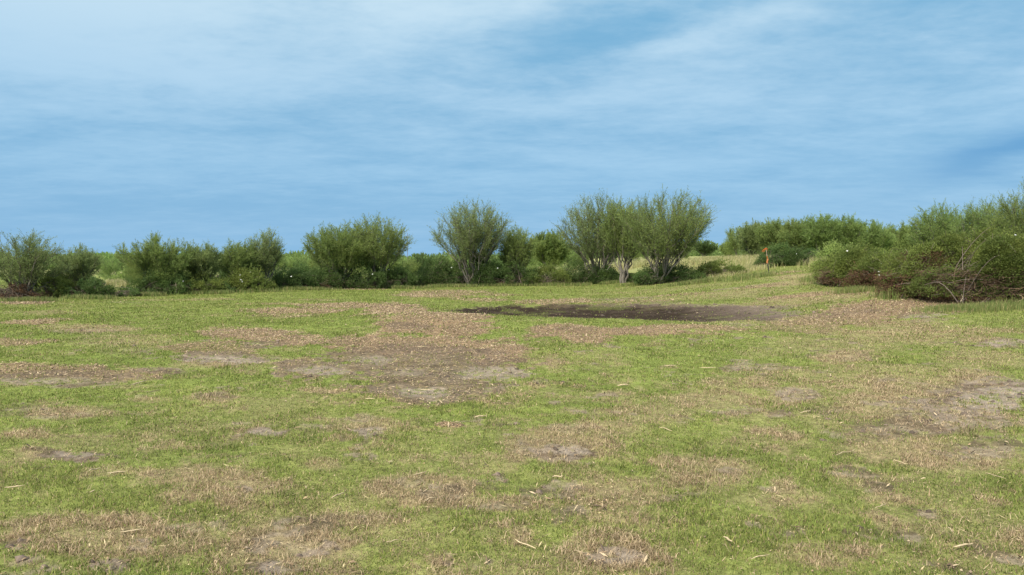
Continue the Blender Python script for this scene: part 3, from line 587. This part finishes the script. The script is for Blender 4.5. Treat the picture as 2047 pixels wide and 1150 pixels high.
def tree_at(px, base, top, wpx, seed, label, d=None, leanpx=0, **k):
    x, y = place(px, d) if d else hit(px, base)
    H = top_h(x, y, top); Wd = wpx * y / F
    k['ls'] = min(max(y / 48, .75), 1.6); k['stems'] = int(k.get('stems', 8) * 1.7) + 2; k['fill'] = k.get('fill', .3) * 1.5
    o = make_tree(seed, H, Wd, leanx=leanpx * y / F, **k); return setat(o, x, y, label, 'tree', 'feathery trees of the brush line')
def bush_at(px, base, top, wpx, seed, label, d=None, n=9000, dp=None, grp='dense low bushes of the brush line', cat='bush', **k):
    x, y = place(px, d) if d else hit(px, base)
    H = top_h(x, y, top); Wd = wpx * y / F; Dp = dp or min(Wd * .8, 3.5); y2 = y + Dp * .45; x2 = x * y2 / y
    k.setdefault('ls', .085); o = make_bush(seed, Wd * y2 / y * 1.12, Dp, H * 1.08, int(n * 2.2), **k); return setat(o, x2, y2, label, cat, grp)
exec_order = None
# --- trees along the clearing, left to right
tree_at(48, 598, 474, 150, 101, 'large leafy tree at the far left edge of the photo, cut off by the frame', bare=.35, stems=9, dens=.65, fill=.15, kind='grey')
tree_at(160, 592, 499, 82, 102, 'small tree with thin bare tips, second along the brush line from the left edge', bare=.45, dens=1.0, fill=.4, kind='grey')
tree_at(318, 586, 484, 150, 103, 'wide dark leafy tree behind low bushes with a gap of pale field on its left', bare=.4, stems=10, dens=1.5, fill=.9)
tree_at(405, 584, 492, 70, 104, 'thin topped tree joined to the right side of a wide dark tree', bare=.4, dens=1.0, fill=.5, kind='grey')
tree_at(474, 582, 489, 74, 105, 'feathery tree just left of a narrow upright tree', bare=.4, dens=1.1, fill=.5)
tree_at(531, 580, 467, 60, 106, 'narrow upright tree standing above its neighbours over flowering bush', bare=.4, stems=6, dens=.42, fill=.03, kind='grey')
tree_at(682, 576, 459, 140, 107, 'broad bright green tree, left half of the round pair in the middle left', bare=.42, stems=10, dens=.85, fill=.35, low=.2)
tree_at(756, 575, 443, 124, 108, 'taller airy tree, right half of the round pair in the middle left', bare=.42, stems=9, dens=.55, fill=.15, low=.2)
tree_at(945, 572, 412, 152, 109, 'open fan shaped tree standing alone against the sky over a dark bush', bare=.42, stems=12, dens=.28, fill=.0, kind='grey', low=.12)
tree_at(1034, 570, 462, 66, 110, 'small thin tree just right of the open fan shaped tree', bare=.4, dens=.5, fill=.08)
tree_at(1098, 0, 472, 78, 111, 'small rounded tree set back in the gap left of the tall trio', d=72, bare=.5, dens=1.2, fill=.35)
tree_at(1195, 567, 402, 160, 112, 'left tree of the tall trio, pale bare stems and ferny crown', bare=.40, stems=10, dens=.30, fill=.0, kind='grey', low=.2)
tree_at(1246, 566, 405, 96, 113, 'slim middle tree of the tall trio', bare=.45, stems=6, dens=.5, fill=.05, low=.15)
tree_at(1320, 567, 395, 190, 114, 'largest tree of the tall trio, spreading out to the right with leaning stems', bare=.40, stems=12, dens=.44, fill=.04, leanpx=18, low=.2)
# --- trees on the rise to the right
for i, (px, d, top, w, lab, kd) in enumerate([
    (1408, 100, 485, 46, 'round bushy tree alone on the skyline right of the tall trio', 'dark'),
    (1458, 95, 486, 44, 'low green tree at the left foot of the wooded rise', 'feather'),
    (1503, 70, 449, 66, 'first tall tree of the wooded rise, left of the orange flagged stake', 'grey'),
    (1545, 66, 445, 60, 'tree of the wooded rise directly above the orange flagged stake', 'feather'),
    (1592, 62, 443, 66, 'dark tree of the wooded rise just right of the flagged stake', 'feather'),
    (1640, 60, 436, 70, 'tree forming the high point in the middle of the wooded rise', 'light'),
    (1690, 60, 441, 76, 'bright green tree right of the high point of the wooded rise', 'light'),
    (1740, 62, 449, 76, 'light green tree in the dip right of the wooded rise', 'light'),
    (1795, 64, 455, 70, 'pale low tree in the dip left of the round tree on the right', 'feather'),
    (1870, 42, 417, 104, 'round open topped tree rising behind the large flowering bushes', 'light'),
    (1960, 36, 413, 96, 'leafy tree behind the big bush, second from the right edge', 'light'),
    (2044, 32, 388, 110, 'tallest tree behind the big bush, cut off by the right edge', 'feather')]):
    tree_at(px, 0, top, w, 140 + i, lab, d=d, bare=.35, stems=8, dens=.8, fill=.35, kind=kd)
# --- bushes, left to right
bush_at(30, 600, 562, 90, 201, 'grey brown pile of dead brush at the left edge of the field', n=3500, kind='brown', twigs=260, dp=2, brown=.6, cat='brush pile', rough=1.25)
bush_at(105, 597, 540, 100, 202, 'olive green bush right of the dead brush pile on the left', n=12000, kind='olive')
bush_at(178, 596, 556, 66, 203, 'dark bush at the foot of the small thin tipped tree', n=7000)
bush_at(238, 594, 574, 100, 204, 'low dark bush under the gap of pale field', n=6000)
bush_at(325, 590, 540, 90, 205, 'dark bush beneath the wide leafy tree', n=12000)
bush_at(395, 588, 545, 90, 206, 'dark green bush between the wide leafy tree and a flowering bush', n=10000, kind='olive', flowers=2)
bush_at(492, 584, 536, 96, 207, 'rounded yellow green bush dotted with white flowers below the narrow tree', n=14000, kind='olive', flowers=7)
bush_at(435, 586, 558, 50, 215, 'small dark bush left of the rounded yellow green bush', n=5000, flowers=2)
bush_at(575, 579, 536, 96, 208, 'brownish bush in the dip left of the round pair of trees', n=12000, brown=.3, flowers=2)
bush_at(655, 578, 526, 90, 209, 'dull bush with brown twigs under the left round tree', n=12000, brown=.35)
bush_at(740, 578, 524, 100, 210, 'dark dense bush under the taller round tree', n=14000, kind='dark', flowers=2)
bush_at(800, 576, 530, 60, 216, 'green bush at the right foot of the round pair of trees', n=8000)
bush_at(872, 573, 514, 84, 211, 'rounded green bush left of the open fan shaped tree', n=12000)
bush_at(950, 573, 508, 120, 212, 'very dark bush around the foot of the open fan shaped tree', n=20000, flowers=2)
bush_at(1030, 572, 522, 80, 213, 'bush with broken dead branches below the small thin tree', n=11000, brown=.3)
bush_at(1098, 571, 528, 96, 214, 'dark bush right of the broken branches', n=13000, kind='olive')
bush_at(1160, 570, 520, 84, 217, 'dark bush left of the pale stems of the tall trio', n=12000, kind='dark')
bush_at(1213, 567, 532, 46, 218, 'small dark bush between the left and middle stems of the tall trio', n=6000)
bush_at(1330, 567, 524, 108, 219, 'dark bush round the foot of the largest tree of the trio', n=16000)
bush_at(1264, 565, 548, 30, 225, 'low green clump between the middle and right trees of the trio', n=3000)
bush_at(1440, 553, 522, 84, 220, 'low dark bush leaning right on the grassy slope, right of the trio', n=12000, kind='olive', dp=2)
bush_at(1525, 0, 512, 26, 226, 'tiny sapling bush on the pale grass left of the flagged stake', d=48, n=2000, dp=1)
bush_at(1562, 533, 486, 74, 221, 'dark bush directly behind the orange flagged stake', n=12000, flowers=1)
bush_at(1622, 531, 500, 70, 222, 'dark low bush behind the strip of pale grass', n=9000)
bush_at(1672, 541, 488, 76, 223, 'grey green airy bush at the left end of the right hand thicket', n=10000, kind='feather')
bush_at(1715, 573, 492, 130, 224, 'large flowering bush in the middle of the right hand thicket', n=32000, kind='olive', flowers=6, brown=.5, foot=.3, ls=.065, twigs=120, grp='flowering thicket on the right')
bush_at(1770, 580, 508, 110, 227, 'bush with rusty brown foot between the two largest bushes on the right', n=26000, kind='olive', flowers=3, brown=1.1, foot=.4, ls=.065, twigs=160, grp='flowering thicket on the right')
bush_at(1835, 598, 486, 130, 228, 'rust tinged bush leaning on the left side of the biggest bush', n=34000, kind='olive', flowers=5, brown=1.25, foot=.5, ls=.058, twigs=220, grp='flowering thicket on the right')
bush_at(1975, 611, 464, 240, 229, 'biggest bush, a high green mound at the right edge with bare branches at its foot', n=110000, kind='olive', flowers=8, brown=.6, foot=.6, ls=.058, twigs=320, dp=4, grp='flowering thicket on the right')

for i, (px, d, top, w, kd, lab) in enumerate([
    (75, 50, 545, 70, 'feather', 'green bush seen between the left edge tree and the small thin tipped tree'), (150, 46, 548, 80, 'dark', 'dim bush behind the small thin tipped tree on the left'),
    (255, 58, 541, 46, 'feather', 'small bush standing in the gap of pale field on the left'), (300, 50, 538, 90, 'dark', 'dim bush behind the left half of the wide dark leafy tree'),
    (365, 52, 535, 90, 'feather', 'dim bush behind the right half of the wide dark leafy tree'), (440, 53, 532, 80, 'dark', 'dim bush behind the feathery tree left of the narrow tree'),
    (515, 55, 528, 90, 'feather', 'dim bush behind the narrow upright tree'), (590, 57, 524, 90, 'dark', 'dim bush behind the dip left of the round pair'),
    (660, 58, 520, 90, 'dark', 'dim bush behind the left tree of the round pair'), (730, 58, 520, 90, 'feather', 'dim bush behind the right tree of the round pair'),
    (785, 60, 526, 50, 'feather', 'dim bush at the right rear of the round pair'), (905, 62, 518, 80, 'feather', 'dim bush behind and left of the open fan shaped tree'),
    (990, 64, 520, 80, 'dark', 'dim bush behind the gap right of the open fan shaped tree'), (1060, 60, 530, 60, 'feather', 'dim bush behind the broken dead branches near centre')]):
    bush_at(px, 0, top, w, 250 + i, lab, d=d, n=5500, ls=.11, kind=kd, twigs=30, grp='second row of bushes behind the brush line')
# --- far vegetation: small individual trees behind the gaps, then the wood on the horizon
protos = [make_tree(300 + i, 3.6, 4.2, bare=.35, stems=6, dens=.75, kind=kd, scale=1.35, fill=1.0) for i, kd in enumerate(['feather', 'dark', 'light', 'grey'])]
rr = random.Random(4); used = [0, 0, 0, 0]
gaps = [('small distant tree low between left edge tree and wide dark tree', [(130, 95), (205, 80), (222, 62), (245, 100), (272, 60), (290, 88)], 522),
        ('small distant tree on the skyline left of the round pair', [(430, 90), (560, 84), (580, 100), (600, 92), (620, 80), (640, 105)], 515),
        ('small distant tree between round pair and fan shaped tree', [(818, 82), (838, 104), (855, 86), (878, 92), (842, 66), (815, 64)], 514),
        ('small distant tree seen through gaps of tall trio', [(1060, 96), (1130, 84), (1160, 92), (1220, 100), (1268, 92), (1290, 105), (1310, 90), (1350, 98), (1372, 90)], 499),
        ('distant tree deep in the right hand wood', [(1475, 88), (1530, 84), (1575, 80), (1620, 78), (1665, 76), (1715, 80), (1765, 82), (1810, 84), (1840, 70), (1910, 55)], 456)]
for lab, pts, top in gaps:
    for j_, (px, d) in enumerate(sorted(pts)):
        x, y = place(px, d + rr.uniform(-4, 4)); H = top_h(x, y, top + rr.uniform(-5, 9)); k = rr.randrange(4)
        o = protos[k] if not used[k] else copy_thing(protos[k]); used[k] = 1
        setat(o, x, y, ('leftmost', 'second', 'third', 'fourth', 'fifth', 'sixth', 'seventh', 'eighth', 'ninth', 'tenth')[j_] + ' from the left, ' + lab, 'tree', lab.replace('small distant tree', 'small distant trees').replace('distant tree deep', 'distant trees deep'), rz=rr.uniform(0, 6.28), sc=H / 3.6)
def distant_wood():
    rng = np.random.default_rng(77); P_ = []; D_ = []; C_ = []; S_ = []
    for i in range(420):
        a = rng.uniform(-50, 52); d = rng.uniform(118, 300); x = d * math.tan(R(a)); y = d
        h = rng.uniform(1.6, 3.4) * (1 if x < 35 else 1.1); w = rng.uniform(3, 6); z = float(zt(x, y)); m = 420
        v = unit(rng.normal(0, 1, (m, 3))); v[:, 2] = abs(v[:, 2]); r_ = rng.random((m, 1)) ** .35
        p = v * r_ * [w, w, h] + [x, y, z]; p[:, 2] += rng.normal(0, .15, m); P_.append(p); D_.append(v + rng.normal(0, .5, (m, 3)) + [0, 0, .4])
        c = np.array(LEAFC[['feather', 'light', 'grey'][i % 3]][0]) * rng.uniform(.85, 1.2); C_.append(c * (.7 + .6 * rng.random((m, 1)))); S_.append(np.full(m, d / 260))
    P_ = np.vstack(P_); s = np.concatenate(S_)
    o = leaf_mesh('distant_wood', P_, np.vstack(D_), s * 1.3, s * .6, np.vstack(C_), rng, None); tag(o, 'far-off belt of green brush along the horizon', 'wood', kind='stuff')
distant_wood()

# ------------------------------------------------------------------ survey stake with orange flagging
def stake():
    x, y = hit(1537, 548); H = top_h(x, y, 495); lean = -7 * y / F
    root = empty('marker_stake', (x, y, float(zt(x, y)))); tag(root, 'slender marker stake tied with orange flagging tape, standing on the cleared slope', 'marker stake')
    def P3(t, dx=0., dy=0.): return np.array([lean * t + dx, dy, H * t])
    tb = Tubes(); tb.add([P3(-.05), P3(.25), P3(.48)], [.022, .022, .02], (.045, .05, .04), 4)
    tb.add([P3(.1, .035), P3(.46, .03)], [.012, .012], (.045, .05, .04), 4); tb.build('metal_post', root, M_metal)
    tb = Tubes(); tb.add([P3(.36, 0, -.035), P3(.7, 0, -.035), P3(1.0, 0, -.035)], [.019, .018, .017], (.50, .40, .29), 4); tb.build('wooden_lath', root)
    org = np.array([.62, .16, .045])
    def strip(pts, w, name='ribbon'):
        pts = np.array(pts); V = []; n = len(pts)
        for i, p in enumerate(pts):
            V += [p + [0, 0, w / 2], p - [0, 0, w / 2], p + [w * .12, .006, w / 2], p + [w * .12, .006, -w / 2]]
        Fq = []
        for i in range(n - 1):
            b = i * 4; Fq += [[b, b + 1, b + 5, b + 4], [b + 3, b + 2, b + 6, b + 7]]
        return build(name, V, [np.array(Fq)], M_ribbon, root, np.tile(org, (len(V), 1)))
    t = P3(.96, 0, -.07)
    strip([t, t + [-.10, -.01, -.02], t + [-.20, .01, -.10], t + [-.27, 0, -.20]], .06)
    strip([t, t + [-.07, -.03, -.06], t + [-.13, -.02, -.16], t + [-.19, -.03, -.21]], .05)
    strip([t + [.03, 0, -.02], t + [.07, -.01, -.05], t + [.05, 0, -.12]], .06)
    tb = Tubes(); tb.add([P3(.93, 0, -.035), P3(.99, 0, -.035)], [.03, .03], org, 8); tb.build('tape_wrap', root, M_ribbon)
    tb = Tubes(); tb.add([P3(.58, 0, -.036), P3(.68, 0, -.036)], [.027, .027], org * [.9, 1.1, 1.2], 8); tb.build('tape_wrap', root, M_ribbon)
    m = P3(.50, 0, -.08)
    # tail of tape hanging down the post
    Q = [m + [.0, 0, .12], m + [-.03, -.01, .02], m + [-.05, 0, -.08], m + [-.03, 0, -.15]]; V = []
    for q in Q: V += [q + [-.05, 0, 0], q + [.05, 0, 0]]
    build('ribbon', V, [np.array([[2 * i, 2 * i + 1, 2 * i + 3, 2 * i + 2] for i in range(3)])], M_ribbon, root, np.tile(org * [1, 1.5, 2.2], (8, 1)))
stake()
def far_pole():
    x, y = place(815, 110); H = top_h(x, y, 466); tb = Tubes(); tb.add([(0, 0, -.2), (0, 0, H)], [.05, .035], (.16, .15, .14), 6)
    r_ = empty('pole', (x, y, float(zt(x, y)))); tb.build('shaft', r_)
    t2 = Tubes(); t2.add([(-.35, 0, H * .9), (.35, 0, H * .9)], [.035, .035], (.16, .15, .14), 4); t2.build('crossarm', r_)
    tag(r_, 'thin distant pole rising just right of the taller round tree', 'pole')
far_pole()

# ------------------------------------------------------------------ dead branches and sticks
def branch_at(px, py, pts, r, col, label, name='dead_branch', grp='pale dead branches at the foot of the bushes', seed=0, lift=.05):
    x, y = hit(px, py); rng = np.random.default_rng(seed); tb = Tubes()
    for pl in pts:
        p = np.array([[a * y / F, b, -c * y / F] for a, b, c in pl]); q = [p[0]]
        for i in range(len(p) - 1): q += [(p[i] + p[i + 1]) / 2 + rng.normal(0, .012, 3), p[i + 1]]
        tb.add(q, np.linspace(r, r * .35, len(q)), np.array(col) * rng.uniform(.85, 1.1), 5)
    o = tb.build(name); o.location = (x, y, float(zt(x, y)) + lift); tag(o, label, 'branch', grp); return o
PALE = (.44, .33, .20); GREYW = (.30, .26, .22)
branch_at(1930, 597, [[(0, -.1, 0), (30, -.2, -8), (52, -.2, -18), (62, -.1, -38), (70, 0, -48)], [(52, -.2, -18), (58, -.3, -30), (72, -.2, -40)]], .022, PALE, 'long pale branch bending up the front of the biggest bush', seed=1)
branch_at(2007, 603, [[(0, -.2, 0), (4, -.25, -10), (10, -.2, -22)]], .02, PALE, 'short upright pale broken branch at the foot of the biggest bush', seed=2)
branch_at(2022, 607, [[(0, -.2, 0), (12, -.25, -8), (30, -.2, -18)], [(12, -.25, -8), (2, -.3, -14)]], .02, PALE, 'forked pale branch at the far right edge of the field', seed=3)
branch_at(1912, 608, [[(0, -.2, 0), (3, -.25, -10), (1, -.2, -18)]], .02, (.5, .42, .3), 'thin pale stick left of the long bending branch', seed=4)
branch_at(1950, 572, [[(0, -.7, 0), (18, -.75, -6), (42, -.7, -8), (70, -.7, -10)]], .022, GREYW, 'grey bare limb lying across the biggest bush', seed=5, lift=.3)
branch_at(1720, 581, [[(0, -.1, 0), (-2, -.1, -8), (-4, -.1, -14)]], .022, (.62, .55, .42), 'short white stick standing by the rusty brown brush', seed=6)
branch_at(918, 570, [[(0, -.1, 0), (2, -.1, -14), (0, -.1, -22), (8, -.1, -18), (18, -.1, -12)], [(2, -.1, -4), (16, -.1, -8)]], .035, PALE, 'pale broken branch under the open fan shaped tree', seed=7)
branch_at(1018, 568, [[(0, -.1, 0), (-3, -.1, -12), (6, -.1, -18), (20, -.1, -16)], [(3, -.1, -4), (14, -.1, -22)]], .03, (.40, .26, .18), 'reddish broken branches left of the low dark bush near centre', seed=8)
branch_at(328, 588, [[(0, -.1, 0), (-4, -.1, -5), (-8, -.1, -8)]], .03, (.55, .5, .42), 'short pale stick poking from bush under wide leafy tree', seed=9)
branch_at(1995, 590, [[(0, -.5, 0), (2, -.5, -16), (-6, -.4, -30)], [(2, -.5, -16), (12, -.5, -22)]], .02, GREYW, 'grey forked twig standing inside the biggest bush front', seed=10, lift=.1)
rs = np.random.default_rng(55)
sticks = [(676,1003,26,-40,'pale split stick on green turf in the left foreground'),(612,985,14,70,'short upright pale splinter in left foreground grass'),(1050,1105,50,35,'long thin stick lying beside the bare patch at bottom right of centre'),
 (680,1000,1,0,None),(785,1096,26,-25,'pale chunky stick near bottom centre left'),(905,1075,26,-75,'thin curved dry stalk near bottom centre'),(860,1010,26,-30,'tan stick on the dry patch in the centre foreground'),
 (1222,969,14,80,'short cream wood chunk standing right of centre foreground'),(1115,962,22,5,'pale stick lying flat below the grey bare patch'),(1185,1110,46,32,None),
 (1760,1025,44,-25,'forked pale stick in the right foreground'),(1900,1070,30,-70,'short pale stalk in the right foreground grass'),(1925,1105,50,-12,'long pale stalk near the bottom right corner'),(1712,1080,16,-75,'upright pale splinter in right foreground'),
 (1455,1095,24,65,'pale splinter on green turf right of centre bottom'),(1520,1125,46,-18,'pale stalk along the bottom edge right of centre'),(1690,912,70,-22,'long thin grey green stalk lying right of centre'),
 (190,948,16,-50,'short orange tan stick below the left bare patch'),(235,955,34,-12,'thin tan stalk left foreground on green turf'),(185,994,10,-60,'short white splinter in the left foreground'),(30,985,30,-18,'tan stalk near the left edge'),
 (265,1075,40,-20,'long straw coloured stick beside the grey bare patch bottom left'),(840,958,26,-25,'thin stick above the dry patch in the centre foreground'),(960,840,24,-5,'thin pale stick right of the small red mulch spot'),
 (855,785,30,-3,'pale flat stick at the lower tip of the big bare patch'),(740,803,20,0,'short pale stick below the left lobe of the big bare patch'),(845,697,20,-10,'pale curved stick in the middle of the big mulch patch'),
 (1040,640,10,0,None),(278,770,16,-50,'pale stick below the left mulch strip'),(420,830,12,-70,'tiny orange splinter on green turf left of centre'),(1130,812,1,0,None),(1245,775,24,-5,'pale wood splinter beside the dark clod right of centre'),
 (1340,736,26,-4,'flat tan piece of wood on the turf right of centre'),(1415,740,34,-3,'flat tan piece of wood left of the dark turned ridge'),(1660,755,14,-35,'short tan splinter right of the dark turned ridge'),(1610,830,30,-12,'curved pale root beside the dark clods'),
 (1330,865,24,25,'thin pale stalk in grass right of the grey bare patch'),(1580,700,12,-85,'short upright stalk on the turned ridge'),(1510,905,12,-80,'pale upright splinter right of centre'),(1360,890,14,60,None),
 (1800,935,20,40,'short tan stick below the right hand bare ground'),(1990,960,26,55,'tan stick near the right edge of the foreground')]
for (px, py, l, ang, lab) in sticks:
    if lab is None: continue
    x, y = hit(px, py); L = l * y / F * 1.0; a = R(ang); fl = abs(math.sin(a)) > .85
    # lying sticks: foreshortened depth makes the drawn angle
    sx = math.cos(a) * L; sy = -math.sin(a) * L * (1 if fl else y / CAMH * .6)
    if fl: sy *= 1.2
    sy = float(np.clip(sy, -.5, .5)); tb = Tubes(); n = 6; t = np.linspace(-.5, .5, n); w = rs.normal(0, .05 * L, n)
    X = sx * t - sy * w; Y = sy * t + sx * w; Zl = np.array([float(zt(x + a_, y + b_)) for a_, b_ in zip(X, Y)]); z0 = float(zt(x, y))
    r_ = rs.uniform(.005, .010) * min(max(y / 9, .8), 2); prof = r_ * np.array([.35, .9, 1, 1, .8, .3])
    tb.add(np.c_[X, Y, Zl - z0 + .045 + rs.normal(0, .004, n)], prof, np.array([.56, .45, .29]) * rs.uniform(.8, 1.15), 5)
    o = tb.build('stick'); o.location = (x, y, z0); tag(o, lab, 'stick', 'loose sticks lying on the turf')
print('objects', len(bpy.data.objects))
